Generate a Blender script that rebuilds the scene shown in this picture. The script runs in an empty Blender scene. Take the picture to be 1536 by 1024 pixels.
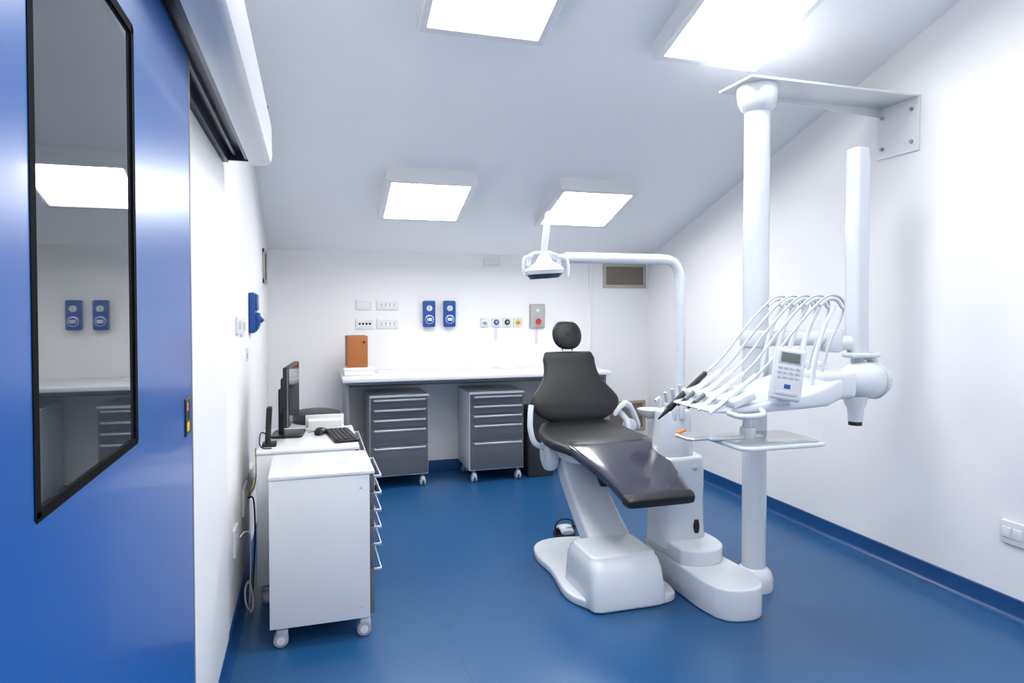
import bpy, bmesh, math
from mathutils import Vector, Matrix, Euler

scene = bpy.context.scene
try:
    scene.view_settings.view_transform = 'Standard'
    scene.view_settings.look = 'None'
    scene.view_settings.exposure = 0.0
except Exception as e:
    print(e)

# ------------------------------------------------------------------ materials
def mat(name, col, rough=0.5, metal=0.0, ior=1.45, coat=0.0, var=0.02, scale=6.0, bump=0.0, emit=None, est=0.0):
    m = bpy.data.materials.new(name); m.use_nodes = True
    nt = m.node_tree; b = nt.nodes['Principled BSDF']
    b.inputs['Roughness'].default_value = rough
    b.inputs['Metallic'].default_value = metal
    b.inputs['IOR'].default_value = ior
    b.inputs['Coat Weight'].default_value = coat
    b.inputs['Coat Roughness'].default_value = 0.08
    tc = nt.nodes.new('ShaderNodeTexCoord')
    nz = nt.nodes.new('ShaderNodeTexNoise'); nz.inputs['Scale'].default_value = scale
    nz.inputs['Detail'].default_value = 3
    nt.links.new(tc.outputs['Object'], nz.inputs['Vector'])
    rp = nt.nodes.new('ShaderNodeValToRGB')
    lo = [max(0, c*(1-var)) for c in col]; hi = [min(1, c*(1+var)) for c in col]
    rp.color_ramp.elements[0].position = 0.3; rp.color_ramp.elements[0].color = (*lo, 1)
    rp.color_ramp.elements[1].position = 0.7; rp.color_ramp.elements[1].color = (*hi, 1)
    nt.links.new(nz.outputs['Fac'], rp.inputs['Fac'])
    nt.links.new(rp.outputs['Color'], b.inputs['Base Color'])
    if bump > 0:
        n2 = nt.nodes.new('ShaderNodeTexNoise'); n2.inputs['Scale'].default_value = 250
        nt.links.new(tc.outputs['Object'], n2.inputs['Vector'])
        bp = nt.nodes.new('ShaderNodeBump'); bp.inputs['Strength'].default_value = bump
        bp.inputs['Distance'].default_value = 0.002
        nt.links.new(n2.outputs['Fac'], bp.inputs['Height'])
        nt.links.new(bp.outputs['Normal'], b.inputs['Normal'])
    if emit:
        b.inputs['Emission Color'].default_value = (*emit, 1)
        b.inputs['Emission Strength'].default_value = est
    return m

M_wall = mat('wall_paint', (0.87, 0.865, 0.865), 0.55, var=0.003, scale=1)
M_ceil = mat('ceiling_paint', (0.89, 0.90, 0.925), 0.7, var=0.003, scale=1)
M_white = mat('white_lacquer', (0.78, 0.79, 0.80), 0.28, coat=0.3, var=0.005)
M_plastic = mat('white_plastic', (0.70, 0.735, 0.77), 0.24, coat=0.4, var=0.005)
M_plate = mat('socket_white', (0.74, 0.74, 0.74), 0.35)
M_grey = mat('drawer_grey', (0.135, 0.142, 0.155), 0.35, metal=0.2, var=0.03)
M_grey2 = mat('desk_grey', (0.20, 0.21, 0.23), 0.45)
M_alu = mat('aluminium', (0.72, 0.73, 0.75), 0.3, metal=0.8)
M_chrome = mat('chrome', (0.85, 0.86, 0.88), 0.1, metal=1.0)
M_steel = mat('brushed_steel', (0.42, 0.40, 0.37), 0.4, metal=0.7, var=0.05)
M_black = mat('black_plastic', (0.010, 0.010, 0.012), 0.4)
M_gasket = mat('black_gasket', (0.004, 0.004, 0.005), 0.8, ior=1.15)
M_leather = mat('black_upholstery', (0.017, 0.018, 0.021), 0.42, var=0.1, bump=0.15)
M_film = mat('clear_cover_upholstery', (0.038, 0.038, 0.058), 0.18, coat=0.6, var=0.08)
M_screen = mat('screen_black', (0.01, 0.01, 0.012), 0.08)
M_bluep = mat('blue_socket_plastic', (0.006, 0.070, 0.31), 0.35, coat=0.1)
M_brown = mat('orange_brown_card', (0.38, 0.125, 0.032), 0.6, var=0.08)
M_paper = mat('paper', (0.85, 0.85, 0.83), 0.7)
M_hose = mat('hose_grey', (0.55, 0.57, 0.60), 0.4)
M_caster = mat('caster_grey', (0.40, 0.41, 0.43), 0.4)
M_yellow = mat('yellow_plastic', (0.8, 0.55, 0.02), 0.4)
M_red = mat('red_plastic', (0.6, 0.03, 0.03), 0.35)
M_orange = mat('orange_plastic', (0.8, 0.2, 0.03), 0.4)
M_lcd = mat('lcd', (0.13, 0.17, 0.145), 0.2)
M_dark = mat('dark_rubber', (0.03, 0.03, 0.035), 0.6)
M_rail = mat('rail_dark', (0.045, 0.055, 0.08), 0.35, metal=0.3)
M_railm = mat('rail_mid', (0.16, 0.17, 0.19), 0.35, metal=0.5)
M_doorblue = mat('door_blue_laminate', (0.004, 0.090, 0.36), 0.32, coat=0.12, var=0.01, scale=3)
M_base = mat('baseboard_blue', (0.010, 0.066, 0.21), 0.35)
M_glass = mat('door_glass_dark', (0.03, 0.035, 0.04), 0.02, ior=2.6, var=0.0)
M_traygl = mat('tray_glass', (0.45, 0.50, 0.50), 0.08, coat=0.6)
M_emit = mat('led_diffuser', (0.9, 0.9, 0.9), 0.5, emit=(0.985, 0.99, 1.0), est=25.5)
M_vent = mat('vent_mesh', (0.22, 0.19, 0.16), 0.6)

def floor_mat():
    m = bpy.data.materials.new('blue_vinyl_floor'); m.use_nodes = True
    nt = m.node_tree; b = nt.nodes['Principled BSDF']; L = nt.links
    tc = nt.nodes.new('ShaderNodeTexCoord')
    nz = nt.nodes.new('ShaderNodeTexNoise'); nz.inputs['Scale'].default_value = 1.2; nz.inputs['Detail'].default_value = 2
    L.new(tc.outputs['Object'], nz.inputs['Vector'])
    rp = nt.nodes.new('ShaderNodeValToRGB')
    rp.color_ramp.elements[0].position = 0.2; rp.color_ramp.elements[0].color = (0.0115, 0.082, 0.215, 1)
    rp.color_ramp.elements[1].position = 0.8; rp.color_ramp.elements[1].color = (0.0135, 0.090, 0.232, 1)
    L.new(nz.outputs['Fac'], rp.inputs['Fac'])
    vo = nt.nodes.new('ShaderNodeTexVoronoi'); vo.inputs['Scale'].default_value = 30
    L.new(tc.outputs['Object'], vo.inputs['Vector'])
    r2 = nt.nodes.new('ShaderNodeValToRGB')
    r2.color_ramp.elements[0].position = 0.04; r2.color_ramp.elements[0].color = (0.5, 0.5, 0.5, 1)
    r2.color_ramp.elements[1].position = 0.09; r2.color_ramp.elements[1].color = (0, 0, 0, 1)
    L.new(vo.outputs['Distance'], r2.inputs['Fac'])
    mx = nt.nodes.new('ShaderNodeMixRGB'); mx.inputs['Color2'].default_value = (0.10, 0.22, 0.38, 1)
    L.new(r2.outputs['Color'], mx.inputs['Fac']); L.new(rp.outputs['Color'], mx.inputs['Color1'])
    br = nt.nodes.new('ShaderNodeTexBrick'); br.inputs['Scale'].default_value = 1.0
    br.inputs['Brick Width'].default_value = 1.22; br.inputs['Row Height'].default_value = 0.61
    br.inputs['Mortar Size'].default_value = 0.0025; br.inputs['Color1'].default_value = (1, 1, 1, 1)
    br.inputs['Color2'].default_value = (0.97, 0.97, 0.975, 1); br.inputs['Mortar'].default_value = (0.72, 0.72, 0.76, 1)
    L.new(tc.outputs['Object'], br.inputs['Vector'])
    m2 = nt.nodes.new('ShaderNodeMixRGB'); m2.blend_type = 'MULTIPLY'; m2.inputs['Fac'].default_value = 1
    L.new(mx.outputs['Color'], m2.inputs['Color1']); L.new(br.outputs['Color'], m2.inputs['Color2'])
    L.new(m2.outputs['Color'], b.inputs['Base Color'])
    b.inputs['Roughness'].default_value = 0.31
    return m
M_floor = floor_mat()

# ------------------------------------------------------------------ helpers
class G:
    """top-level object: empty that parents its parts.  local=True: parts given in the empty's space"""
    def __init__(s, name, loc=(0, 0, 0), rot=(0, 0, 0), local=False):
        e = bpy.data.objects.new(name, None); scene.collection.objects.link(e)
        e.empty_display_size = 0.1; e.location = loc; e.rotation_euler = rot
        s.e = e
        s.inv = Matrix.Identity(4) if local else (Matrix.Translation(loc) @ Euler(rot).to_matrix().to_4x4()).inverted()
    def add(s, ob):
        ob.parent = s.e; ob.matrix_parent_inverse = s.inv

def put(g, name, me, m, ang=40, smooth=True):
    ob = bpy.data.objects.new(name, me); scene.collection.objects.link(ob)
    if m: me.materials.append(m)
    if smooth:
        me.polygons.foreach_set('use_smooth', [True]*len(me.polygons))
        me.set_sharp_from_angle(angle=math.radians(ang))
    if g: g.add(ob)
    return ob

def fin(bm, name):
    bmesh.ops.recalc_face_normals(bm, faces=bm.faces)
    me = bpy.data.meshes.new(name); bm.to_mesh(me); bm.free(); return me

def box(g, name, lo, hi, m, bev=0.0, seg=3, rot=None):
    bm = bmesh.new()
    c = [(a+b)/2 for a, b in zip(lo, hi)]; d = [abs(b-a) for a, b in zip(lo, hi)]
    bmesh.ops.create_cube(bm, size=1)
    bmesh.ops.scale(bm, vec=d, verts=bm.verts)
    if bev > 0:
        bmesh.ops.bevel(bm, geom=bm.edges[:], offset=min(bev, min(d)*0.45), segments=seg, affect='EDGES', profile=0.5)
    if rot: bmesh.ops.rotate(bm, cent=(0, 0, 0), matrix=Euler(rot).to_matrix(), verts=bm.verts)
    bmesh.ops.translate(bm, vec=c, verts=bm.verts)
    return put(g, name, fin(bm, name), m, 35)

def lathe(g, name, prof, c, m, axis=(0, 0, 1), seg=40):
    q = Vector((0, 0, 1)).rotation_difference(Vector(axis).normalized())
    vs = []; fs = []; c = Vector(c); n = len(prof)
    for r, z in prof:
        for k in range(seg):
            a = 2*math.pi*k/seg
            vs.append(c + q @ Vector((r*math.cos(a), r*math.sin(a), z)))
    for i in range(n-1):
        for k in range(seg):
            k2 = (k+1) % seg
            fs.append((i*seg+k, i*seg+k2, (i+1)*seg+k2, (i+1)*seg+k))
    fs.append(tuple(range(seg))); fs.append(tuple(range((n-1)*seg, n*seg)))
    me = bpy.data.meshes.new(name); me.from_pydata(vs, [], fs)
    bm = bmesh.new(); bm.from_mesh(me)
    return put(g, name, fin(bm, name), m, 35)

def cyl(g, name, p0, p1, r0, m, r1=None, bev=0.0, seg=32):
    r1 = r0 if r1 is None else r1
    p0 = Vector(p0); p1 = Vector(p1); d = p1-p0; L = d.length
    if bev > 0:
        b = min(bev, L*0.45, r0*0.9, r1*0.9)
        prof = [(r0-b, 0), (r0-0.3*b, 0.3*b), (r0, b), (r1, L-b), (r1-0.3*b, L-0.3*b), (r1-b, L)]
    else: prof = [(r0, 0), (r1, L)]
    return lathe(g, name, prof, p0, m, d, seg)

def crs(p, n=8):
    out = []
    P = [Vector(q) for q in p]
    for i in range(len(P)-1):
        a = P[i-1] if i > 0 else 2*P[i]-P[i+1]; b = P[i]; c = P[i+1]
        d = P[i+2] if i+2 < len(P) else 2*P[i+1]-P[i]
        for k in range(n):
            t = k/n
            out.append(0.5*((2*b)+(-a+c)*t+(2*a-5*b+4*c-d)*t*t+(-a+3*b-3*c+d)*t**3))
    out.append(P[-1]); return out

def tube(g, name, pts, r, m, smooth=8, seg=14, rend=None):
    P = crs(pts, smooth) if smooth else [Vector(q) for q in pts]
    n = len(P); vs = []; fs = []
    T = [(P[min(i+1, n-1)]-P[max(i-1, 0)]).normalized() for i in range(n)]
    up = Vector((0, 0, 1)) if abs(T[0].z) < 0.9 else Vector((1, 0, 0))
    N = (up - T[0]*up.dot(T[0])).normalized()
    for i in range(n):
        N = (N - T[i]*N.dot(T[i])).normalized(); B = T[i].cross(N)
        rr = r if rend is None else r+(rend-r)*i/(n-1)
        for k in range(seg):
            a = 2*math.pi*k/seg; vs.append(P[i]+N*rr*math.cos(a)+B*rr*math.sin(a))
    for i in range(n-1):
        for k in range(seg):
            k2 = (k+1) % seg; fs.append((i*seg+k, i*seg+k2, (i+1)*seg+k2, (i+1)*seg+k))
    fs.append(tuple(range(seg))); fs.append(tuple(range((n-1)*seg, n*seg)))
    me = bpy.data.meshes.new(name); me.from_pydata(vs, [], fs)
    bm = bmesh.new(); bm.from_mesh(me)
    return put(g, name, fin(bm, name), m, 50)

def loft(g, name, secs, m, n=2.6, seg=48, cap=0.0, ang=50):
    S = list(secs)
    if cap > 0:
        def ext(s0, s1):
            c, U, V = s0; t = (c-s1[0]).normalized(); o = []
            for k in range(1, 6):
                ph = k/5*math.pi/2
                dU = max(U.length-cap*(1-math.cos(ph)), 0.15*U.length)/U.length
                dV = max(V.length-cap*(1-math.cos(ph)), 0.15*V.length)/V.length
                o.append((c+t*cap*math.sin(ph), U*dU, V*dV))
            return o
        S = list(reversed(ext(S[0], S[1])))+S+ext(S[-1], S[-2])
    vs = []; fs = []
    for c, U, V in S:
        for k in range(seg):
            a = 2*math.pi*k/seg; ca, sa = math.cos(a), math.sin(a)
            vs.append(c+U*math.copysign(abs(ca)**(2/n), ca)+V*math.copysign(abs(sa)**(2/n), sa))
    N = len(S)
    for i in range(N-1):
        for k in range(seg):
            k2 = (k+1) % seg; fs.append((i*seg+k, i*seg+k2, (i+1)*seg+k2, (i+1)*seg+k))
    fs.append(tuple(range(seg))); fs.append(tuple(range((N-1)*seg, N*seg)))
    me = bpy.data.meshes.new(name); me.from_pydata(vs, [], fs)
    bm = bmesh.new(); bm.from_mesh(me)
    return put(g, name, fin(bm, name), m, ang)

def pad(g, name, xc, path, m, n=3.0, cap=0.02, rs=6):
    """path [(y,z,halfwidth,halfthick[,dx])] in YZ plane"""
    Q = crs([(p[0], p[1], 0) for p in path], rs)
    W = crs([(p[2], p[3], p[4] if len(p) > 4 else 0) for p in path], rs)
    secs = []
    for i in range(len(Q)):
        t = (Q[min(i+1, len(Q)-1)]-Q[max(i-1, 0)]).normalized()
        T = Vector((0, t.x, t.y)); Nn = Vector((0, -T.z, T.y))
        secs.append((Vector((xc+W[i].z, Q[i].x, Q[i].y)), Vector((max(W[i].x, .005), 0, 0)), Nn*max(W[i].y, .003)))
    return loft(g, name, secs, m, n=n, cap=cap)

def prism(g, name, poly, axis, lo, hi, m, bev=0.0, smooth=True):
    bm = bmesh.new()
    def P(a, b, c):
        return {'x': (c, a, b), 'y': (a, c, b), 'z': (a, b, c)}[axis]
    vs = [bm.verts.new(P(a, b, lo)) for a, b in poly]
    f = bm.faces.new(vs)
    r = bmesh.ops.extrude_face_region(bm, geom=[f])
    nv = [v for v in r['geom'] if isinstance(v, bmesh.types.BMVert)]
    d = {'x': (hi-lo, 0, 0), 'y': (0, hi-lo, 0), 'z': (0, 0, hi-lo)}[axis]
    bmesh.ops.translate(bm, vec=d, verts=nv)
    if bev > 0:
        bmesh.ops.recalc_face_normals(bm, faces=bm.faces)
        es = [e for e in bm.edges if len(e.link_faces) == 2 and e.calc_face_angle(0) > 0.6]
        bmesh.ops.bevel(bm, geom=es, offset=bev, segments=3, affect='EDGES', profile=0.5)
    return put(g, name, fin(bm, name), m, 35, smooth)

def rrect(cx, cy, w, h, r, k=6):
    o = []
    for (ccx, ccy), a0 in (((cx+w/2-r, cy+h/2-r), 0), ((cx-w/2+r, cy+h/2-r), 90), ((cx-w/2+r, cy-h/2+r), 180), ((cx+w/2-r, cy-h/2+r), 270)):
        for i in range(k+1):
            a = math.radians(a0+90*i/k); o.append((ccx+r*math.cos(a), ccy+r*math.sin(a)))
    return o

# ------------------------------------------------------------------ room
XL, XR, YB, YF = -0.34, 3.22, 5.96, -1.6
def zc(y): return 1.97+0.333*(YB-y)
box(None, 'floor', (XL-0.1, YF-0.1, -0.1), (XR+0.1, YB+0.1, 0), M_floor)
prism(None, 'wall_right', [(YF, 0), (YB, 0), (YB, zc(YB)), (YF, zc(YF))], 'x', XR, XR+0.1, M_wall, smooth=False)
prism(None, 'wall_left', [(YF, 0), (YB, 0), (YB, zc(YB)), (YF, zc(YF))], 'x', XL-0.1, XL, M_wall, smooth=False)
box(None, 'wall_back', (XL-0.1, YB, 0), (XR+0.1, YB+0.1, 2.0), M_wall)
box(None, 'wall_rear', (XL-0.1, YF-0.1, 0), (XR+0.1, YF, zc(YF)), M_wall)
prism(None, 'ceiling', [(YF-0.1, zc(YF-0.1)), (YB+0.1, zc(YB+0.1)), (YB+0.1, zc(YB+0.1)+0.1), (YF-0.1, zc(YF-0.1)+0.1)], 'x', XL-0.1, XR+0.1, M_ceil, smooth=False)
bprof = lambda s, x: [(x, 0.0), (x+s*0.028, 0.0), (x+s*0.014, 0.008), (x+s*0.006, 0.022), (x+s*0.006, 0.095), (x, 0.10)]
prism(None, 'baseboard_right', bprof(-1, XR), 'y', YF, YB, M_base)
prism(None, 'baseboard_left', bprof(1, XL), 'y', 1.8, YB, M_base)
box(None, 'baseboard_back', (XL+0.03, YB-0.008, 0), (XR-0.03, YB, 0.10), M_base, 0.002)
box(None, 'trim_1', (2.58, YB-0.02, 0.10), (2.60, YB, 1.96), M_wall, 0.004)
box(None, 'trim_2', (2.6, YB-0.03, 1.935), (XR, YB, 1.968), M_wall, 0.003)
box(None, 'trim_3', (XL, 1.80, 0.10), (XL+0.005, 3.0, 2.08), M_wall, 0.001)

# ------------------------------------------------------------------ ceiling lights
ang = -math.atan(0.333)
for (x, y) in ((0.81, 4.86), (2.06, 4.86), (0.81, 2.91), (2.06, 2.91), (0.81, 0.96), (2.06, 0.96), (0.81, -0.85), (2.06, -0.85)):  # last pair is added behind the camera to brighten the near walls
    g = G('ceiling_light_panel', (x, y, zc(y)), (ang, 0, 0), local=True)
    o, i, t = 0.315, 0.272, 0.10
    bm = bmesh.new()
    def ring(h, z): return [bm.verts.new((sx*h, sy*h, z)) for sx, sy in ((-1, -1), (1, -1), (1, 1), (-1, 1))]
    R = [ring(o, 0), ring(o, -t+0.006), ring(o-0.006, -t), ring(i+0.004, -t), ring(i, -t+0.006), ring(i, -t+0.02)]
    for a, b in zip(R, R[1:]):
        for k in range(4): bm.faces.new((a[k], a[(k+1) % 4], b[(k+1) % 4], b[k]))
    bm.faces.new(R[0])
    put(g, 'frame', fin(bm, 'frame'), M_white, 20)
    box(g, 'diffuser', (-i, -i, -t+0.006), (i, i, -t+0.012), M_emit)

# ------------------------------------------------------------------ sliding door + rail
DX = -0.27
g = G('door_1', (DX-0.02, 0.77, 0.0))
y0, y1, z0, z1 = 0.79, 1.21, 1.28, 1.945
dy0, dy1, dz0, dz1 = -0.45, 1.74, 0.012, 2.083
def slab(name, a0, a1, b0, b1):
    return box(g, name, (DX-0.04, a0, b0), (DX, a1, b1), M_doorblue)
slab('leaf_left', dy0, y0, dz0, dz1); slab('leaf_right', y1, dy1, dz0, dz1)
slab('leaf_bottom', y0, y1, dz0, z0); slab('leaf_top', y0, y1, z1, dz1)
box(g, 'glass', (DX-0.03, y0, z0), (DX-0.003, y1, z1), M_glass)
fw = 0.011
for nm, lo, hi in (('f1', (y0-.004, z0), (y0+fw, z1)), ('f2', (y1-fw, z0), (y1+.004, z1)), ('f3', (y0, z0-.004), (y1, z0+fw*0.6)), ('f4', (y0, z1-fw), (y1, z1+.004))):
    box(g, 'window_gasket_'+nm, (DX-0.006, lo[0], lo[1]), (DX+0.001, hi[0], hi[1]), M_gasket)
box(g, 'edge_strip', (DX-0.042, dy1-0.012, dz0), (DX+0.001, dy1+0.002, dz1), M_grey2, 0.001)
box(g, 'sign_plate', (DX, 1.635, 1.205), (DX+0.003, 1.71, 1.29), M_black, 0.001)
box(g, 'sign_yellow', (DX+0.003, 1.645, 1.215), (DX+0.004, 1.672, 1.235), M_yellow)
box(g, 'sign_yellow_b', (DX+0.003, 1.645, 1.262), (DX+0.004, 1.66, 1.28), M_orange)
box(g, 'sign_blue', (DX+0.003, 1.675, 1.24), (DX+0.004, 1.70, 1.28), M_bluep)

g = G('door_rail_housing', (-0.25, 1.2, 2.2))
prism(g, 'cover', [(-0.235, 2.085), (-0.17, 2.088), (-0.154, 2.10), (-0.148, 2.13), (-0.150, 2.25), (-0.160, 2.30), (-0.19, 2.34), (-0.34, 2.35), (-0.34, 2.34), (-0.20, 2.33), (-0.17, 2.29), (-0.162, 2.24), (-0.162, 2.13), (-0.17, 2.10), (-0.235, 2.097)], 'y', -1.2, 3.0, M_white)
box(g, 'end_cap', (-0.34, 2.985, 2.10), (-0.163, 2.998, 2.335), M_rail)
box(g, 'rail', (-0.34, -1.2, 2.14), (-0.20, 2.985, 2.17), M_rail)
box(g, 'rail_lip', (-0.34, -1.2, 2.09), (-0.318, 2.985, 2.14), M_rail)
box(g, 'rail_track', (-0.255, -1.2, 2.105), (-0.235, 2.985, 2.14), M_railm)
box(g, 'rail_track_b', (-0.300, -1.2, 2.12), (-0.290, 2.985, 2.14), M_railm)

# ------------------------------------------------------------------ cabinets
def caster(g, nm, x, y, s=1.0):
    r = 0.032*s
    for k in (-1, 1):
        cyl(g, nm+'_wheel', (x+k*0.006, y, r), (x+k*0.024, y, r), r, M_caster, bev=0.005, seg=28)
        cyl(g, nm+'_hub', (x+k*0.0245, y, r), (x+k*0.0255, y, r), r*0.55, M_white)
    box(g, nm+'_fork', (x-0.018, y-0.03, r+0.01), (x+0.018, y+0.02, r*2+0.014), M_plastic, 0.008)
    cyl(g, nm+'_stem', (x, y, r*2), (x, y, 0.11), 0.009, M_chrome)

def cabinet(loc, rotz, w, d, h=0.77, drawers=(0.075, 0.075, 0.075, 0.135, 0.22), front=M_grey, body=M_white, casters=True, name='mobile_drawer_cabinet', zb=0.10):
    g = G(name, loc, (0, 0, rotz), local=True)
    box(g, 'body', (-w/2, -d/2+0.02, zb), (w/2, d/2, h-0.02), body, 0.004)
    box(g, 'top', (-w/2-0.004, -d/2-0.002, h-0.02), (w/2+0.004, d/2+0.002, h), body, 0.006)
    tot = sum(drawers); H = h-0.025-zb-0.01; z = h-0.025
    for i, dh in enumerate(drawers):
        hh = dh/tot*H
        box(g, 'drawer_%d' % (i+1), (-w/2+0.006, -d/2, z-hh+0.004), (w/2-0.006, -d/2+0.02, z), front, 0.003)
        zz = z-0.014
        box(g, 'handle_%d' % (i+1), (-w/2+0.03, -d/2-0.036, zz-0.008), (w/2-0.03, -d/2-0.028, zz+0.008), M_alu, 0.003)
        for sx in (-1, 1):
            xx = sx*(w/2-0.036)
            box(g, 'handle_bracket', (xx-0.006, -d/2-0.032, zz-0.005), (xx+0.006, -d/2+0.001, zz+0.005), M_alu, 0.001)
        z -= hh
    if casters:
        for i, (sx, sy) in enumerate(((-1, -1), (1, -1), (-1, 1), (1, 1))):
            caster(g, 'caster_%d' % i, sx*(w/2-0.045), sy*(d/2-0.045))
    for sx in (-1, 1):
        for zz in (zb+0.05, h-0.08):
            cyl(g, 'screw', (sx*w/2, -d/2+0.06, zz), (sx*(w/2+0.001), -d/2+0.06, zz), 0.005, M_alu, seg=12)
    return g
cabinet((0.69, 5.69, 0), 0.03, 0.48, 0.45)
cabinet((1.52, 5.67, 0), 0.0, 0.48, 0.45)
gc = cabinet((0.046, 3.25, 0), math.radians(90.5), 0.43, 0.448, h=0.762, drawers=(0.075, 0.075, 0.075, 0.075, 0.11, 0.2), zb=0.093)
M_decal = mat('decal_grey', (0.58, 0.59, 0.60), 0.4)
for k in range(4):
    box(gc, 'top_decal', (-0.06+k*0.022, -0.12, 0.762), (-0.045+k*0.022, -0.06, 0.7625), M_decal)
cabinet((-0.01, 3.83, 0), math.radians(90), 0.62, 0.50, h=0.775, drawers=(0.075, 0.075, 0.075, 0.075, 0.11, 0.2), zb=0.10)

# ------------------------------------------------------------------ desk
g = G('laboratory_desk', (1.38, 5.63, 0))
box(g, 'top', (0.24, 5.32, 0.895), (2.52, 5.955, 0.93), M_white, 0.006)
box(g, 'side_panel', (0.265, 5.37, 0.0), (0.29, 5.92, 0.895), M_grey2, 0.002)
box(g, 'side_panel_b', (2.47, 5.37, 0.0), (2.495, 5.92, 0.895), M_grey2, 0.002)
box(g, 'apron', (0.29, 5.86, 0.80), (2.47, 5.875, 0.895), M_grey2, 0.002)
box(g, 'front_rail', (0.29, 5.36, 0.872), (2.47, 5.375, 0.895), M_grey2, 0.001)

g = G('file_box', (0.37, 5.68, 0.98))
box(g, 'case', (0.285, 5.60, 0.992), (0.45, 5.78, 1.25), M_brown, 0.004, rot=(0, 0, 0.06))
cyl(g, 'finger_hole', (0.425, 5.592, 1.20), (0.425, 5.60, 1.20), 0.009, M_dark)
g = G('paper_box', (0.38, 5.64, 0.93))
box(g, 'carton', (0.265, 5.54, 0.931), (0.50, 5.80, 0.975), M_paper, 0.004)
box(g, 'lid', (0.26, 5.535, 0.972), (0.505, 5.805, 0.990), M_paper, 0.003)
for i, (x, w) in enumerate(((0.70, .28), (1.50, .16), (1.74, .16))):
    box(None, 'white_sheet', (x-w/2, 5.72, 0.9305), (x+w/2, 5.90, 0.934), M_paper)  # thin white rectangles towards the back of the desk top

g = G('waste_bin', (1.93, 5.62, 0))
prism(g, 'body', rrect(1.93, 5.62, 0.24, 0.26, 0.03), 'z', 0, 0.56, M_dark, 0.006)
prism(g, 'lid', rrect(1.93, 5.62, 0.255, 0.275, 0.035), 'z', 0.56, 0.60, M_black, 0.008)

# ------------------------------------------------------------------ wall fittings
M_line = mat('plate_edge_grey', (0.45, 0.45, 0.46), 0.5)
def plate(name, x0, x1, z0, z1, holes=0, hm=M_black, dx=0.018):
    g = G(name, ((x0+x1)/2, YB, (z0+z1)/2))
    prism(g, 'plate', rrect((x0+x1)/2, (z0+z1)/2, x1-x0, z1-z0, 0.008), 'y', YB-0.012, YB, M_white, 0.003)
    prism(g, 'insert_seam', rrect((x0+x1)/2, (z0+z1)/2, (x1-x0)*0.82, (z1-z0)*0.62, 0.003), 'y', YB-0.0128, YB-0.010, M_line)
    prism(g, 'insert', rrect((x0+x1)/2, (z0+z1)/2, (x1-x0)*0.8, (z1-z0)*0.58, 0.003), 'y', YB-0.014, YB-0.010, M_white)
    for i in range(holes):
        xx = (x0+x1)/2+(i-(holes-1)/2)*(x1-x0)*0.75/holes
        if hm is M_black:
            cyl(g, 'key_%d' % i, (xx, YB-0.016, (z0+z1)/2), (xx, YB-0.013, (z0+z1)/2), 0.010, hm, seg=16)
        else:
            for dz in (-0.012, 0, 0.012):
                cyl(g, 'hole', (xx, YB-0.0145, (z0+z1)/2+dz*0.8), (xx, YB-0.0135, (z0+z1)/2+dz*0.8), 0.0038, M_black, seg=10)
plate('light_switch', 0.38, 0.525, 1.46, 1.55)
plate('wall_socket', 0.56, 0.755, 1.46, 1.55, 4, None)
plate('light_switch', 0.38, 0.535, 1.295, 1.385, 4, M_black)
plate('wall_socket', 0.56, 0.755, 1.295, 1.385, 4, None)
plate('cover_plate', 1.53, 1.69, 1.86, 1.935)

def blue_socket(cx):
    g = G('industrial_socket', (cx, YB, 1.425))
    prism(g, 'housing', rrect(cx, 1.425, 0.108, 0.235, 0.014), 'y', YB-0.055, YB, M_bluep, 0.006)
    cyl(g, 'rim', (cx, YB-0.060, 1.375), (cx, YB-0.05, 1.375), 0.040, M_alu, bev=0.003)
    cyl(g, 'face', (cx, YB-0.063, 1.375), (cx, YB-0.058, 1.375), 0.034, M_bluep, bev=0.002)
    box(g, 'face_label', (cx-0.022, YB-0.065, 1.362), (cx+0.022, YB-0.062, 1.388), M_plate, 0.001)
    for dx in (-0.01, 0.01): cyl(g, 'pin_hole', (cx+dx, YB-0.066, 1.375), (cx+dx, YB-0.064, 1.375), 0.004, M_black, seg=10)
    cyl(g, 'knob_ring', (cx, YB-0.060, 1.475), (cx, YB-0.05, 1.475), 0.026, M_plate, bev=0.003)
    box(g, 'knob', (cx-0.006, YB-0.075, 1.452), (cx+0.006, YB-0.058, 1.498), M_hose, 0.002)
blue_socket(1.02); blue_socket(1.205)

M_gasp = mat('gas_plate', (0.70, 0.70, 0.70), 0.35)
for x, m in ((1.54, M_alu), (1.65, M_bluep), (1.755, M_dark), (1.86, M_yellow)):
    g = G('medical_gas_outlet', (x, YB, 1.345))
    prism(g, 'plate', rrect(x, 1.345, 0.085, 0.085, 0.01), 'y', YB-0.014, YB, M_gasp, 0.003)
    cyl(g, 'ring', (x, YB-0.022, 1.345), (x, YB-0.013, 1.345), 0.026, m, bev=0.003)
    cyl(g, 'port', (x, YB-0.030, 1.345), (x, YB-0.020, 1.345), 0.013, M_steel, bev=0.002)
g = G('shutoff_valve_box', (2.05, YB, 1.40))
prism(g, 'box', rrect(2.05, 1.40, 0.145, 0.225, 0.006), 'y', YB-0.025, YB, M_steel, 0.003)
prism(g, 'cover', rrect(2.05, 1.40, 0.125, 0.205, 0.004), 'y', YB-0.028, YB-0.024, mat('valve_plate', (0.45, 0.45, 0.45), 0.4), 0.001)
cyl(g, 'spindle', (2.05, YB-0.05, 1.35), (2.05, YB-0.025, 1.35), 0.012, M_chrome)
lathe(g, 'handwheel', [(0.005, 0), (0.024, 0.0), (0.028, 0.006), (0.024, 0.012), (0.005, 0.012)], (2.05, YB-0.062, 1.35), M_red, (0, 1, 0))
cyl(g, 'gauge', (2.05, YB-0.034, 1.455), (2.05, YB-0.027, 1.455), 0.014, M_plate)
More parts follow.
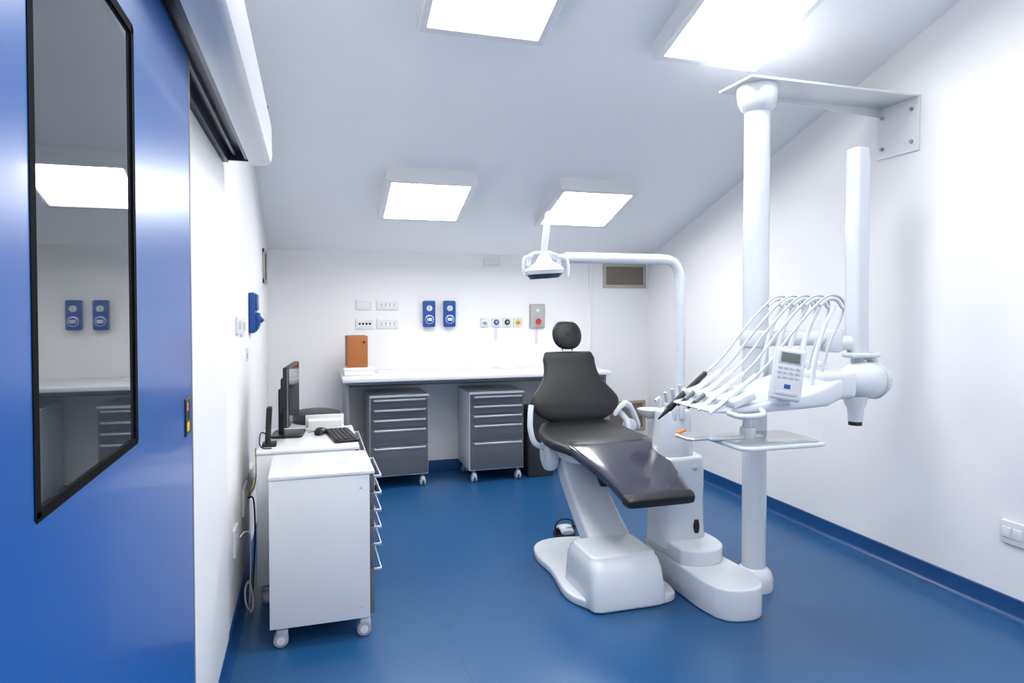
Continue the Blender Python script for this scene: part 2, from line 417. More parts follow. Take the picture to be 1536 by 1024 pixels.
box(None, 'hanging_label', (1.63, YB-0.004, 1.17), (1.66, YB-0.001, 1.29), mat('tag', (.74, .66, .74), .5))
box(None, 'hanging_label', (2.035, YB-0.004, 1.14), (2.06, YB-0.001, 1.285), mat('tag2', (.80, .64, .68), .5))

def vent(name, c, w, h, axis, m=M_steel):
    g = G(name, c)
    n = 14
    def bx(nm, u0, u1, v0, v1, d0, d1, mm):
        if axis == 'y': lo, hi = (c[0]+u0, c[1]-d1, c[2]+v0), (c[0]+u1, c[1]-d0, c[2]+v1)
        else: lo, hi = (c[0]+d0, c[1]+u0, c[2]+v0), (c[0]+d1, c[1]+u1, c[2]+v1)
        box(g, nm, lo, hi, mm, 0.002)
    f = 0.03
    bx('frame_t', -w/2, w/2, h/2-f, h/2, 0, 0.016, m); bx('frame_b', -w/2, w/2, -h/2, -h/2+f, 0, 0.016, m)
    bx('frame_l', -w/2, -w/2+f, -h/2, h/2, 0, 0.015, m); bx('frame_r', w/2-f, w/2, -h/2, h/2, 0, 0.015, m)
    bx('backing', -w/2+f, w/2-f, -h/2+f, h/2-f, 0, 0.006, M_vent)
    for i in range(n):
        z = -h/2+f+(h-2*f)*(i+0.5)/n
        bx('slat_%d' % i, -w/2+f, w/2-f, z-0.0022, z+0.0022, 0.005, 0.009, M_vent)
M_ventf = mat('vent_frame', (0.46, 0.42, 0.36), 0.45, metal=0.2)
vent('air_vent', (2.96, YB, 1.79), 0.46, 0.235, 'y', M_ventf)
vent('air_vent', (2.98, YB, 0.41), 0.42, 0.30, 'y', mat('beige_metal', (0.42, 0.36, 0.27), 0.5))
vent('air_vent', (XL, 5.52, 1.80), 0.36, 0.26, 'x', M_steel)

def lplate(name, y0, y1, z0, z1, n=0):
    g = G(name, (XL, (y0+y1)/2, (z0+z1)/2))
    prism(g, 'plate', rrect((y0+y1)/2, (z0+z1)/2, y1-y0, z1-z0, 0.008), 'x', XL, XL+0.014, M_plate, 0.003)
    for i in range(n):
        yy = (y0+y1)/2+(i-(n-1)/2)*(y1-y0)*0.8/n
        box(g, 'key_%d' % i, (XL+0.013, yy-0.012, (z0+z1)/2-0.02), (XL+0.019, yy+0.012, (z0+z1)/2+0.02), M_hose, 0.002)
lplate('light_switch', 3.42, 3.54, 1.36, 1.45, 3)
lplate('light_switch', 3.62, 3.74, 1.345, 1.44, 3)
lplate('wall_socket', 3.20, 3.33, 0.36, 0.49, 2)
lplate('wall_socket', 3.62, 3.85, 0.42, 0.56, 3)
lplate('wall_socket', 4.0, 4.25, 0.42, 0.56, 3)
g = G('emergency_sign', (XL, 4.0, 1.22))
box(g, 'plate', (XL, 3.95, 1.19), (XL+0.004, 4.05, 1.26), M_plate, 0.001)
box(g, 'red_symbol', (XL+0.004, 3.97, 1.205), (XL+0.005, 4.0, 1.235), M_red)
g = G('blue_wall_socket_box', (XL, 4.25, 1.45))
box(g, 'backplate', (XL, 4.12, 1.34), (XL+0.035, 4.32, 1.575), M_bluep, 0.008)
box(g, 'upper_cover', (XL+0.03, 4.14, 1.47), (XL+0.046, 4.30, 1.565), M_bluep, 0.006)
prism(g, 'hood', [(XL+0.03, 1.46), (XL+0.055, 1.455), (XL+0.062, 1.40), (XL+0.045, 1.355), (XL+0.03, 1.35)], 'y', 4.15, 4.29, M_bluep, 0.005)
cyl(g, 'plug', (XL+0.05, 4.2, 1.43), (XL+0.075, 4.2, 1.405), 0.014, M_bluep, bev=0.004)
cyl(g, 'dial', (XL+0.045, 4.22, 1.52), (XL+0.052, 4.22, 1.52), 0.02, M_plate)
g = G('wall_socket', (XR, 2.33, 0.41))
prism(g, 'plate', rrect(2.31, 0.41, 0.17, 0.11, 0.01), 'x', XR-0.014, XR, M_plate, 0.003)
for yy in (2.26, 2.31, 2.36):
    box(g, 'outlet', (XR-0.018, yy-0.02, 0.385), (XR-0.013, yy+0.02, 0.435), M_white, 0.002)

# ------------------------------------------------------------------ computer corner
ZT = 0.775
g = G('computer_monitor', (-0.10, 3.93, ZT), (0, 0, math.radians(84)), local=True)
box(g, 'panel', (-0.22, -0.012, 0.075), (0.22, 0.018, 0.395), M_black, 0.005)
box(g, 'screen', (-0.21, -0.0135, 0.09), (0.21, -0.011, 0.385), M_screen)
box(g, 'bezel_edge', (-0.2215, -0.010, 0.08), (-0.2195, -0.003, 0.39), M_railm)
box(g, 'rear_bulge', (-0.12, 0.015, 0.13), (0.12, 0.045, 0.33), M_black, 0.012)
box(g, 'neck', (-0.035, 0.045, 0.01), (0.035, 0.07, 0.26), M_black, 0.008)
prism(g, 'foot', rrect(0, 0.02, 0.22, 0.17, 0.03), 'z', 0.001, 0.013, M_black, 0.004)
g = G('network_router', (-0.21, 3.70, ZT))
box(g, 'case', (-0.222, 3.62, ZT+0.012), (-0.196, 3.69, ZT+0.20), M_black, 0.006, rot=(0, 0.05, 0))
box(g, 'foot', (-0.24, 3.61, ZT), (-0.17, 3.70, ZT+0.016), M_black, 0.004)
tube(g, 'cable', [(-0.222, 3.66, ZT+0.06), (-0.245, 3.64, ZT+0.07), (-0.25, 3.60, ZT+0.03), (-0.235, 3.57, ZT+0.006), (-0.19, 3.55, ZT+0.006)], 0.003, M_black)

g = G('keyboard', (0.165, 3.79, ZT), (0, 0, math.radians(97)), local=True)
prism(g, 'base', rrect(0, 0, 0.36, 0.13, 0.012), 'z', 0.0, 0.016, M_black, 0.004)
for r in range(5):
    for c in range(15):
        x = -0.165+c*0.0225; y = -0.05+r*0.0235
        if r == 0 and 4 <= c <= 8:
            if c == 4: box(g, 'space_bar', (x, y, 0.016), (x+0.108, y+0.018, 0.021), M_dark, 0.002, 1)
            continue
        box(g, 'key', (x, y, 0.016), (x+0.018, y+0.018, 0.021), M_dark, 0.002, 1)
g = G('computer_mouse', (0.055, 3.90, ZT), (0, 0, 1.2), local=True)
loft(g, 'body', [(Vector((x, 0, 0.001+h)), Vector((0, w, 0)), Vector((0, 0, h))) for x, w, h in ((-0.05, .018, .008), (-0.035, .028, .015), (0, .031, .019), (0.03, .028, .014), (0.048, .018, .007))], M_black, n=2.2, cap=0.004)
tube(g, 'cable', [(0.048, 0, 0.006), (0.07, 0.02, 0.004), (0.06, 0.06, 0.004), (0.02, 0.08, 0.004)], 0.002, M_black)
g = G('document_tray', (0.03, 4.06, ZT))
box(g, 'tray', (-0.03, 4.01, ZT), (0.19, 4.13, ZT+0.015), M_white, 0.004)
box(g, 'tray_wall', (-0.03, 4.115, ZT+0.01), (0.19, 4.13, ZT+0.075), M_white, 0.003)
box(g, 'papers', (-0.015, 4.02, ZT+0.015), (0.175, 4.11, ZT+0.055), M_paper, 0.002)

# stool
g = G('dental_stool', (0.03, 4.78, 0))
lathe(g, 'seat', [(0.02, 0), (0.15, 0.0), (0.175, 0.015), (0.18, 0.04), (0.165, 0.065), (0.12, 0.078), (0.05, 0.082), (0.01, 0.083)], (0.03, 4.78, 0.70), M_leather)
cyl(g, 'column', (0.03, 4.78, 0.08), (0.03, 4.78, 0.70), 0.02, M_chrome)
lathe(g, 'hub', [(0.045, 0), (0.045, 0.03), (0.03, 0.06), (0.025, 0.12)], (0.03, 4.78, 0.065), M_chrome)
for k in range(5):
    a = 2*math.pi*k/5+0.3; c, s = math.cos(a), math.sin(a)
    tube(g, 'leg_%d' % k, [(0.03+0.03*c, 4.78+0.03*s, 0.095), (0.03+0.24*c, 4.78+0.24*s, 0.068)], 0.014, M_chrome, 0)
    cyl(g, 'caster_%d' % k, (0.03+0.24*c-0.016*s, 4.78+0.24*s+0.016*c, 0.028), (0.03+0.24*c+0.016*s, 4.78+0.24*s-0.016*c, 0.028), 0.028, M_dark, bev=0.005)
    cyl(g, 'caster_pin_%d' % k, (0.03+0.24*c, 4.78+0.24*s, 0.03), (0.03+0.24*c, 4.78+0.24*s, 0.068), 0.008, M_chrome)

# cables left
g = G('power_cable', (-0.30, 3.6, 0.0))
pts = [(XL+0.026, 3.26, 0.44), (XL+0.045, 3.30, 0.45), (XL+0.06, 3.38, 0.40), (XL+0.058, 3.42, 0.25), (XL+0.05, 3.45, 0.08), (XL+0.045, 3.50, 0.02)]
tube(g, 'lead', pts, 0.0035, M_plate)
coil = []
for k in range(60):
    a = k/60*2*math.pi*4.2; r = 0.07+0.008*math.sin(k*1.3)
    coil.append((XL+0.048+0.014*math.cos(a+1), 3.44+r*math.cos(a)*1.0, 0.085+r*math.sin(a)*0.95))
tube(g, 'coil', coil, 0.004, M_plate, 3, 8)
tube(g, 'lead_b', [(XL+0.026, 3.7, 0.5), (XL+0.05, 3.72, 0.48), (XL+0.055, 3.74, 0.3), (XL+0.05, 3.70, 0.12), (XL+0.05, 3.64, 0.03)], 0.004, M_black)
tube(g, 'lead_c', [(XL+0.026, 3.78, 0.5), (XL+0.045, 3.80, 0.52), (XL+0.055, 3.85, 0.6), (XL+0.05, 3.88, 0.72)], 0.004, M_yellow)

# ------------------------------------------------------------------ dental chair
CX = 1.62
g = G('dental_chair', (CX, 3.4, 0))
pad(g, 'backrest', CX, [(3.93, 0.772, 0.185, 0.030), (3.935, 0.805, 0.25, 0.038), (3.95, 0.865, 0.298, 0.042), (3.968, 0.915, 0.292, 0.042), (3.995, 0.985, 0.232, 0.040), (4.022, 1.05, 0.190, 0.036), (4.048, 1.11, 0.178, 0.033), (4.065, 1.15, 0.178, 0.032), (4.075, 1.175, 0.168, 0.028)], M_leather, n=3.6, cap=0.022)
pad(g, 'backrest_shell', CX, [(3.98, 0.80, 0.14, 0.02), (4.02, 0.92, 0.20, 0.025), (4.07, 1.06, 0.12, 0.02), (4.10, 1.15, 0.09, 0.015)], M_plastic, n=3, cap=0.01)
secs = []
for k in range(-8, 9):
    a = k/8*math.pi/2*0.97
    secs.append((Vector((CX+0.012, 4.13+0.03*math.sin(a), 1.305+0.095*math.sin(a))), Vector((0.102*math.cos(a)**0.8, 0, 0)), Vector((0, 0.038*math.cos(a)**0.6, -0.008*math.cos(a)))))
loft(g, 'headrest', secs, M_leather, n=2.4)
lathe(g, 'headrest_button', [(0.002, 0), (0.02, 0.001), (0.022, 0.004)], (CX+0.012, 4.088, 1.305), M_leather, (0, 1, -0.1))
for sx in (-1, 1):
    cyl(g, 'headrest_rod', (CX+0.01+sx*0.035, 4.10, 1.15), (CX+0.01+sx*0.035, 4.14, 1.27), 0.006, M_chrome)
pad(g, 'seat', CX, [(3.93, 0.735, 0.24, 0.040), (3.85, 0.715, 0.285, 0.045), (3.70, 0.70, 0.305, 0.045), (3.55, 0.70, 0.305, 0.045), (3.44, 0.70, 0.285, 0.040), (3.40, 0.695, 0.275, 0.036)], M_leather, n=3.6, cap=0.02)
pad(g, 'leg_rest', CX+0.01, [(3.46, 0.705, 0.275, 0.034), (3.36, 0.690, 0.262, 0.034), (3.2, 0.652, 0.232, 0.030), (3.05, 0.610, 0.203, 0.027), (2.93, 0.572, 0.188, 0.025), (2.89, 0.559, 0.184, 0.023)], M_film, n=7, cap=0.012)
pad(g, 'foot_guard', CX+0.01, [(2.905, 0.559, 0.191, 0.029), (2.885, 0.553, 0.188, 0.028), (2.87, 0.548, 0.182, 0.025)], M_leather, n=7, cap=0.010)
pad(g, 'foot_guard_under', CX+0.01, [(3.10, 0.612, 0.20, 0.018), (2.98, 0.575, 0.19, 0.018), (2.90, 0.550, 0.184, 0.018)], M_leather, n=7, cap=0.01)
pad(g, 'seat_frame', CX, [(3.97, 0.66, 0.14, 0.04), (3.85, 0.635, 0.20, 0.045), (3.6, 0.62, 0.21, 0.045), (3.42, 0.635, 0.18, 0.035), (3.15, 0.585, 0.12, 0.022)], M_plastic, n=3.5, cap=0.015)
pad(g, 'back_hinge', CX, [(3.80, 0.56, 0.16, 0.06), (3.93, 0.60, 0.17, 0.06), (4.02, 0.72, 0.15, 0.045), (4.04, 0.86, 0.11, 0.03)], M_plastic, n=3, cap=0.02)
for sx in (-1, 1):
    cyl(g, 'hinge_disc', (CX+sx*0.19, 3.82, 0.59), (CX+sx*0.26, 3.82, 0.59), 0.10, M_plastic, bev=0.025)
tube(g, 'armrest_l', [(CX-0.23, 3.84, 0.62), (CX-0.31, 3.84, 0.66), (CX-0.335, 3.85, 0.74), (CX-0.33, 3.87, 0.82), (CX-0.315, 3.90, 0.88)], 0.018, M_plastic)
tube(g, 'armrest_r', [(CX+0.23, 3.84, 0.62), (CX+0.32, 3.86, 0.66), (CX+0.345, 3.90, 0.74), (CX+0.34, 3.96, 0.78), (CX+0.315, 3.99, 0.81)], 0.020, M_plastic)
cyl(g, 'armrest_joint', (CX+0.37, 3.90, 0.72), (CX+0.37, 3.95, 0.72), 0.045, M_plastic, bev=0.012)
loft(g, 'armrest_pad_r', [(Vector((CX+0.29+0.16*t, 3.96, 0.80-0.09*t+0.10*math.sin(t*3.14))), Vector((0, 0.03, 0)), Vector((0.006, 0, 0.018+0.008*t))) for t in (0, .2, .4, .6, .8, 1)], M_plastic, n=2.5, cap=0.01)
pad(g, 'lift_arm', CX-0.065, [(3.82, 0.60, 0.115, 0.075), (3.70, 0.46, 0.115, 0.072), (3.48, 0.30, 0.12, 0.070), (3.22, 0.14, 0.13, 0.065)], M_plastic, n=6, cap=0.02)
box(g, 'motor_cover', (CX+0.0, 3.55, 0.44), (CX+0.15, 3.85, 0.60), M_black, 0.01)
loft(g, 'base_box', [(Vector((1.503+dx, y, z)), Vector((w, 0, 0)), Vector((0, d, 0))) for z, w, d, y, dx in ((0.02, .208, .205, 3.135, 0), (0.10, .204, .198, 3.138, 0), (0.18, .198, .185, 3.145, 0), (0.225, .188, .165, 3.15, 0), (0.235, .180, .15, 3.15, 0))], M_plastic, n=9, cap=0.018, seg=64)
pl = [(1.30, 3.00), (1.24, 3.15), (1.27, 3.45), (1.26, 3.65), (1.30, 3.82), (1.42, 3.90), (1.62, 3.88), (1.74, 3.78), (1.78, 3.5), (1.79, 3.2), (1.79, 3.05), (1.74, 2.96), (1.5, 2.94)]
def cl(pl): return [(v.x, v.y) for v in crs([(a, b, 0) for a, b in pl+[pl[0]]], 5)[:-1]]
prism(g, 'floor_plate', cl(pl), 'z', 0, 0.045, M_plastic, 0.012)

g = G('foot_pedal', (1.57, 4.03, 0))
prism(g, 'base', rrect(1.58, 4.03, 0.13, 0.15, 0.04), 'z', 0, 0.025, M_black, 0.006)
loft(g, 'pedal', [(Vector((1.58, 3.975+0.11*t, 0.04+0.02*math.sin(t*3.14))), Vector((0.045, 0, 0)), Vector((0, 0, 0.015))) for t in (0, .25, .5, .75, 1)], M_plastic, cap=0.008)
tube(g, 'hoop', [(1.52, 4.0, 0.02), (1.505, 4.0, 0.08), (1.55, 4.01, 0.115), (1.62, 4.01, 0.10), (1.64, 4.01, 0.02)], 0.005, M_black)
tube(g, 'cord', [(1.62, 4.09, 0.02), (1.72, 4.15, 0.012), (1.85, 4.05, 0.012), (1.92, 3.85, 0.012), (1.93, 3.60, 0.02)], 0.007, M_dark)

# ------------------------------------------------------------------ dental unit
g = G('dental_treatment_unit', (1.97, 3.15, 0))
lob = [(1.85, 2.74), (1.90, 2.685), (2.00, 2.665), (2.08, 2.70), (2.125, 2.80), (2.13, 2.93), (2.11, 3.15), (2.08, 3.38), (2.0, 3.46), (1.88, 3.46), (1.82, 3.38), (1.82, 3.2), (1.825, 3.0), (1.83, 2.85)]
prism(g, 'foot', cl(lob), 'z', 0, 0.155, M_plastic, 0.012)
step = [(1.83, 3.03), (1.9, 2.98), (2.02, 2.98), (2.10, 3.06), (2.11, 3.22), (2.05, 3.42), (1.9, 3.45), (1.83, 3.35)]
prism(g, 'foot_step', cl(step), 'z', 0.15, 0.235, M_plastic, 0.012)
loft(g, 'tower', [(Vector((1.94+dx, 3.27, z)), Vector((w, 0, 0)), Vector((0, d, 0))) for z, w, d, dx in ((0.2, .14, .13, 0), (0.3, .138, .12, 0), (0.45, .135, .115, 0), (0.6, .135, .12, 0), (0.66, .132, .115, 0))], M_plastic, n=4, cap=0.02)
loft(g, 'tower_upper', [(Vector((1.92+dx, 3.27, z)), Vector((w, 0, 0)), Vector((0, d, 0))) for z, w, d, dx in ((0.66, .105, .10, 0), (0.78, .098, .09, 0), (0.88, .09, .085, 0), (0.91, .088, .08, 0))], M_plastic, n=3, cap=0.02)
lathe(g, 'badge', [(0.018, 0), (0.02, 0.003), (0.012, 0.005)], (1.99, 3.155, 0.62), M_alu, (0, -1, 0))
loft(g, 'switch', [(Vector((2.0, 3.15, z)), Vector((w, 0, 0)), Vector((0, 0.012, 0))) for z, w in ((0.27, .012), (0.29, .018), (0.31, .018), (0.335, .012))], M_black, cap=0.004)
lathe(g, 'cuspidor_bowl', [(0.03, 0), (0.05, 0.01), (0.075, 0.035), (0.08, 0.05), (0.072, 0.05), (0.045, 0.022), (0.01, 0.016)], (1.86, 3.40, 0.86), M_plastic)
for i, (x, y) in enumerate(((1.86, 3.22), (1.89, 3.20), (1.93, 3.19))):
    cyl(g, 'suction_holder_%d' % i, (x, y, 0.88), (x, y, 0.97), 0.017, M_plastic, bev=0.004)
    cyl(g, 'suction_tip_%d' % i, (x, y, 0.96), (x-0.02, y-0.01, 1.03+0.02*i), 0.009, M_hose)
tube(g, 'cup_filler', [(1.86, 3.30, 0.90), (1.86, 3.30, 0.97), (1.85, 3.29, 0.99), (1.82, 3.28, 0.975)], 0.008, M_plastic)
tube(g, 'lamp_pole', [(1.965, 3.27, 0.66), (1.965, 3.27, 1.0), (1.965, 3.27, 1.3), (1.965, 3.27, 1.60), (1.962, 3.27, 1.66), (1.945, 3.27, 1.71), (1.91, 3.27, 1.742), (1.85, 3.265, 1.752), (1.70, 3.26, 1.752), (1.45, 3.25, 1.750), (1.27, 3.24, 1.748)], 0.028, M_plastic, seg=24)
cyl(g, 'pole_collar', (1.965, 3.27, 0.92), (1.965, 3.27, 0.98), 0.036, M_plastic, bev=0.006)
cyl(g, 'pole_joint', (1.965, 3.27, 1.5), (1.965, 3.27, 1.503), 0.0285, M_hose)
# lamp head
LX, LY, LZ = 1.135, 3.22, 1.70
tube(g, 'lamp_knuckle', [(1.29, 3.24, 1.748), (1.22, 3.235, 1.745), (1.17, 3.23, 1.765)], 0.020, M_plastic)
prism(g, 'lamp_fin', [(1.130, 1.76), (1.155, 1.97), (1.166, 1.985), (1.18, 1.98), (1.185, 1.95), (1.162, 1.76)], 'y', 3.21, 3.235, M_plastic, 0.006)
loft(g, 'lamp_body', [(Vector((LX+0.01, LY, LZ+dz)), Vector((w, 0, 0.006)), Vector((0, d, 0))) for dz, w, d in ((-0.035, .100, .08), (-0.02, .102, .085), (-0.002, .085, .07), (0.02, .045, .045), (0.06, .022, .028))], M_plastic, n=2.6, cap=0.006)
loft(g, 'lamp_lens', [(Vector((LX+0.015, LY, LZ+dz)), Vector((w, 0, 0.006)), Vector((0, d, 0))) for dz, w, d in ((-0.058, .075, .06), (-0.045, .088, .068), (-0.035, .094, .074))], M_rail, n=2.4, cap=0.004)
for sx in (-1, 1):
    tube(g, 'lamp_grip', [(LX+0.01+sx*0.07, LY-0.02, LZ+0.05), (LX+0.01+sx*0.11, LY-0.03, LZ+0.04), (LX+0.01+sx*0.122, LY-0.035, LZ+0.0), (LX+0.01+sx*0.118, LY-0.035, LZ-0.05)], 0.008, M_plastic)
    tube(g, 'lamp_yoke', [(LX+0.02, LY, LZ+0.07), (LX+0.01+sx*0.04, LY, LZ+0.065), (LX+0.01+sx*0.075, LY, LZ+0.05), (LX+0.01+sx*0.085, LY, LZ+0.0)], 0.011, M_plastic)

# ------------------------------------------------------------------ column, bracket, x-ray, delivery unit
PX, PY = 2.255, 3.0
g = G('support_column', (PX, PY, 0))
lathe(g, 'base_collar', [(0.098, 0), (0.10, 0.01), (0.10, 0.06), (0.09, 0.09), (0.07, 0.11), (0.062, 0.115)], (PX, PY, 0), M_plastic)
cyl(g, 'lower_post', (PX, PY, 0.10), (PX, PY, 1.05), 0.062, M_plastic, seg=40)
cyl(g, 'post', (PX, PY, 1.05), (PX, PY, 2.52), 0.066, M_plastic, seg=40)
cyl(g, 'arm_collar', (PX, PY, 1.28), (PX, PY, 1.37), 0.080, M_plastic, bev=0.015)
lathe(g, 'top_collar', [(0.066, 0), (0.085, 0.02), (0.10, 0.05), (0.105, 0.10), (0.105, 0.13), (0.10, 0.14)], (PX, PY, 2.508), M_plastic)
g = G('column_wall_bracket', (XR, 3.0, 2.6))
box(g, 'top_plate', (2.13, 2.88, 2.648), (XR-0.005, 3.16, 2.660), M_white, 0.002)
box(g, 'wall_plate', (XR-0.014, 2.88, 2.355), (XR, 3.16, 2.66), M_white, 0.003)
prism(g, 'gusset', [(PX+0.1, 2.648), (XR-0.01, 2.648), (XR-0.01, 2.60), (PX+0.1, 2.635)], 'y', 3.14, 3.15, M_white)
for yy in (2.92, 3.12):
    for zz in (2.41, 2.59):
        cyl(g, 'bolt', (XR-0.026, yy, zz), (XR-0.012, yy, zz), 0.011, M_steel, seg=6)

g = G('dental_xray_unit', (2.78, 2.86, 1.2))
cyl(g, 'xray_arm', (PX+0.081, PY, 1.325), (2.70, 2.93, 1.325), 0.040, M_plastic, bev=0.01)
cyl(g, 'xray_knuckle', (2.68, 2.93, 1.25), (2.68, 2.93, 1.375), 0.060, M_plastic, bev=0.02)
loft(g, 'folded_arm', [(Vector((2.79+dx, 2.87, z)), Vector((w, 0, 0)), Vector((0, d, 0))) for z, w, d, dx in ((1.25, .040, .045, .01), (1.5, .041, .045, .003), (1.9, .044, .047, 0), (2.25, .045, .05, -.002), (2.32, .042, .045, -.003))], M_plastic, n=5, cap=0.015)
loft(g, 'folded_arm_inner', [(Vector((2.805, 2.92, z)), Vector((.030, 0, 0)), Vector((0, .03, 0))) for z in (1.32, 1.8, 2.28)], M_plastic, n=4, cap=0.01)
cyl(g, 'link_to_arm', (2.70, 2.915, 1.30), (2.80, 2.88, 1.30), 0.04, M_plastic, bev=0.01)
cyl(g, 'swivel', (2.80, 2.87, 1.19), (2.80, 2.87, 1.27), 0.033, M_plastic, bev=0.008)
box(g, 'yoke_bar', (2.70, 2.80, 1.225), (2.89, 2.88, 1.25), M_plastic, 0.01)
tube(g, 'yoke', [(2.80, 2.87, 1.235), (2.86, 2.86, 1.225), (2.90, 2.85, 1.18), (2.90, 2.85, 1.10)], 0.022, M_plastic)
secs = [(Vector((2.69+0.20*t, 2.83, 1.105)), Vector((0, r, 0)), Vector((0, 0, r))) for t, r in ((0, .07), (.1, .085), (.5, .098), (.85, .098), (.9, .088), (1.0, .088), (1.1, .075))]
loft(g, 'tube_head', secs, M_plastic, n=2.2, cap=0.02)
lathe(g, 'head_ring', [(0.098, 0), (0.102, 0.005), (0.102, 0.012), (0.098, 0.017)], (2.855, 2.83, 1.105), M_hose, (1, 0, 0))
lathe(g, 'collimator', [(0.060, 0), (0.055, -0.04), (0.040, -0.07), (0.036, -0.13)], (2.75, 2.83, 1.025), M_plastic, (0, 0, 1))
cyl(g, 'cone_tip', (2.75, 2.83, 0.892), (2.75, 2.83, 0.870), 0.034, M_black)
cyl(g, 'cone_tip_ring', (2.75, 2.83, 0.91), (2.75, 2.83, 0.890), 0.035, M_hose)

g = G('instrument_delivery_unit', (2.0, 2.65, 1.1))
cyl(g, 'delivery_arm', (PX+0.068, PY-0.02, 1.16), (2.46, 2.84, 1.16), 0.038, M_plastic, bev=0.01)
cyl(g, 'delivery_knuckle', (2.46, 2.82, 1.07), (2.46, 2.82, 1.22), 0.06, M_plastic, bev=0.02)
cyl(g, 'delivery_link', (2.46, 2.80, 1.14), (2.26, 2.62, 1.12), 0.04, M_plastic, bev=0.01)
box(g, 'rear_housing', (2.22, 2.45, 1.07), (2.40, 2.78, 1.20), M_plastic, 0.03, 5)
DYC = 2.64
prof = [(1.66, 1.045, .16, .010), (1.74, 1.048, .19, .018), (1.9, 1.06, .215, .028), (2.1, 1.08, .22, .045), (2.22, 1.10, .215, .062), (2.29, 1.12, .20, .062)]
loft(g, 'body', [(Vector((x, DYC, z)), Vector((0, w, 0)), Vector((0, 0, h))) for x, z, w, h in prof], M_plastic, n=5, cap=0.02)
box(g, 'holder_bridge', (1.72, 2.43, 1.075), (1.84, 2.86, 1.115), M_plastic, 0.012, rot=(0, -0.35, 0))
Ys = [2.83, 2.74, 2.655, 2.57, 2.48]
for i, y in enumerate(Ys):
    tube(g, 'whip_%d' % i, [(2.16, y, 1.10), (2.18, y, 1.25), (2.23, y, 1.40), (2.29, y, 1.50)], 0.012, M_plastic, rend=0.008)
    tube(g, 'hose_%d' % i, [(2.22, y+0.02, 1.12), (2.27, y+0.02, 1.30), (2.335, y+.01, 1.45), (2.33, y, 1.525), (2.26, y, 1.545), (2.17, y, 1.49), (2.04, y, 1.36), (1.94, y, 1.25), (1.85, y, 1.175)], 0.006, M_hose)
    tube(g, 'saddle_%d' % i, [(2.33, y, 1.49), (2.30, y, 1.525), (2.25, y, 1.53), (2.20, y, 1.50)], 0.010, M_plastic)
    a = Vector((1.87, y, 1.195)); b = Vector((1.60, y, 0.97 if i == 0 else 1.01))
    d = (b-a)
    if i == 0:
        cyl(g, 'handpiece_0', a+d*0.1, a+d*0.85, 0.013, M_black, r1=0.016, bev=0.003)
        cyl(g, 'handpiece_tip_0', a+d*0.85, b+d*0.05, 0.012, M_black, r1=0.004)
    else:
        cyl(g, 'handpiece_%d' % i, a, a+d*0.55, 0.011, M_plastic, r1=0.014, bev=0.003)
        cyl(g, 'handpiece_grip_%d' % i, a+d*0.55, a+d*0.72, 0.012, M_railm if i < 3 else M_alu, r1=0.010)
        cyl(g, 'handpiece_head_%d' % i, a+d*0.72, a+d*0.86, 0.009, M_black if i < 3 else M_plastic, r1=0.006)
box(g, 'control_panel', (1.955-0.066, 2.385-0.014, 1.205-0.112), (1.955+0.066, 2.385+0.014, 1.205+0.112), M_plastic, 0.012)
cp = [o for o in g.e.children if o.name.startswith('control_panel')][0]
def cpart(nm, x0, x1, z0, z1, m, t=0.004):
    return box(g, nm, (1.955+x0, 2.385-0.014-t, 1.205+z0), (1.955+x1, 2.385-0.013, 1.205+z1), m, 0.0015)
parts = [cp, cpart('panel_lcd', -0.038, 0.040, 0.050, 0.092, M_lcd), cpart('panel_lcd_frame', -0.046, 0.048, 0.043, 0.099, M_hose, 0.002)]
for r in range(3):
    for c in range(4):
        parts.append(cpart('button', -0.045+c*0.025, -0.028+c*0.025, 0.02-r*0.02, 0.032-r*0.02, M_hose))
parts.append(cpart('button_blue', -0.012, 0.014, -0.062, -0.044, M_bluep))
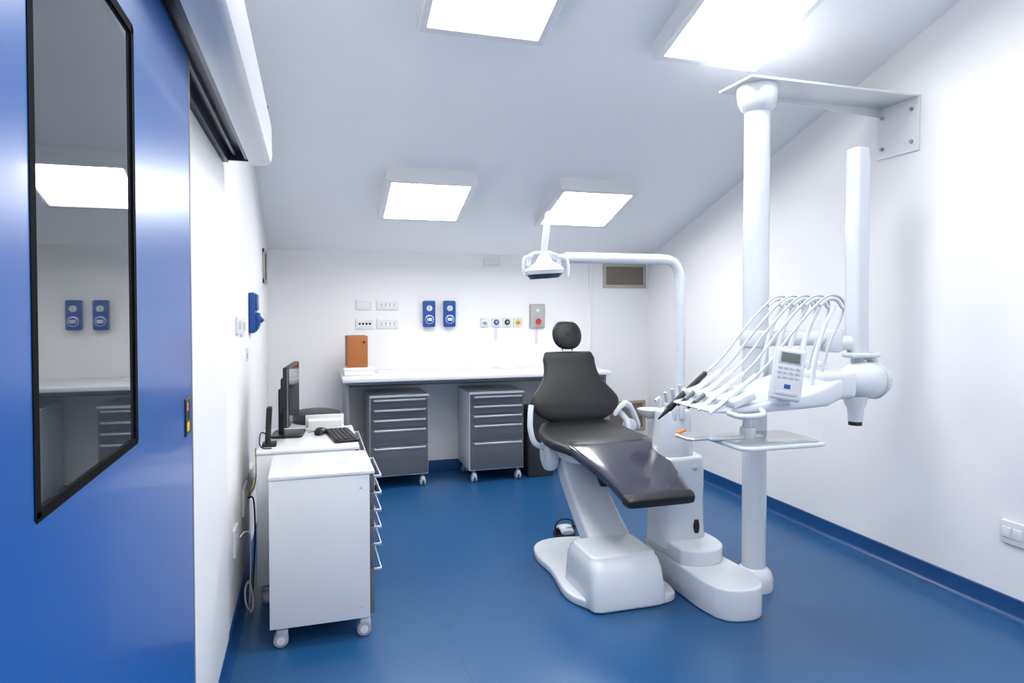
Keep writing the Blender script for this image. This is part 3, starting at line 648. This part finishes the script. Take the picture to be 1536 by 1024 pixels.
parts.append(cpart('button_row', -0.045, 0.045, -0.09, -0.075, M_hose))
piv = Vector((1.955, 2.385, 1.205))
R = Matrix.Translation(piv) @ Euler((math.radians(-8), math.radians(9), math.radians(-22))).to_matrix().to_4x4() @ Matrix.Translation(-piv)
for o in parts: o.data.transform(R)
box(g, 'panel_mount', (1.92, 2.40, 1.07), (1.99, 2.47, 1.13), M_plastic, 0.008)
tube(g, 'front_handle', [(1.86, 2.44, 1.05), (1.84, 2.39, 1.04), (1.77, 2.37, 1.035), (1.72, 2.39, 1.035), (1.71, 2.45, 1.04)], 0.012, M_plastic)
cyl(g, 'tray_post', (1.88, 2.55, 1.07), (1.88, 2.55, 0.925), 0.022, M_plastic, bev=0.004)
cyl(g, 'tray_hub', (1.88, 2.55, 0.955), (1.88, 2.55, 0.905), 0.034, M_plastic, bev=0.006)
box(g, 'tray_arm', (1.68, 2.53, 0.905), (1.95, 2.57, 0.920), M_plastic, 0.005)
prism(g, 'tray_rim', rrect(1.95, 2.53, 0.44, 0.32, 0.05), 'z', 0.885, 0.903, M_plastic, 0.006)
prism(g, 'tray_glass', rrect(1.95, 2.53, 0.40, 0.28, 0.04), 'z', 0.9035, 0.907, M_traygl, 0.001)
prism(g, 'small_tray', rrect(1.66, 2.62, 0.16, 0.14, 0.03), 'z', 0.905, 0.918, M_alu, 0.005)
cyl(g, 'tray_clip', (1.60, 2.68, 0.918), (1.63, 2.66, 0.935), 0.007, M_orange)

# ------------------------------------------------------------------ world + camera
w = bpy.data.worlds.new('world'); scene.world = w; w.use_nodes = True
w.node_tree.nodes['Background'].inputs['Color'].default_value = (0.8, 0.85, 1, 1)
w.node_tree.nodes['Background'].inputs['Strength'].default_value = 0.3

cam = bpy.data.cameras.new('camera'); co = bpy.data.objects.new('camera', cam); scene.collection.objects.link(co)
cam.sensor_width = 36; cam.lens = 1000/1536*36
co.location = (0, 0, 1.5)
co.rotation_euler = (math.radians(90-1.3), 0, -math.atan(0.303))
cam.shift_y = -31.3/1536
cam.clip_start = 0.02
scene.camera = co
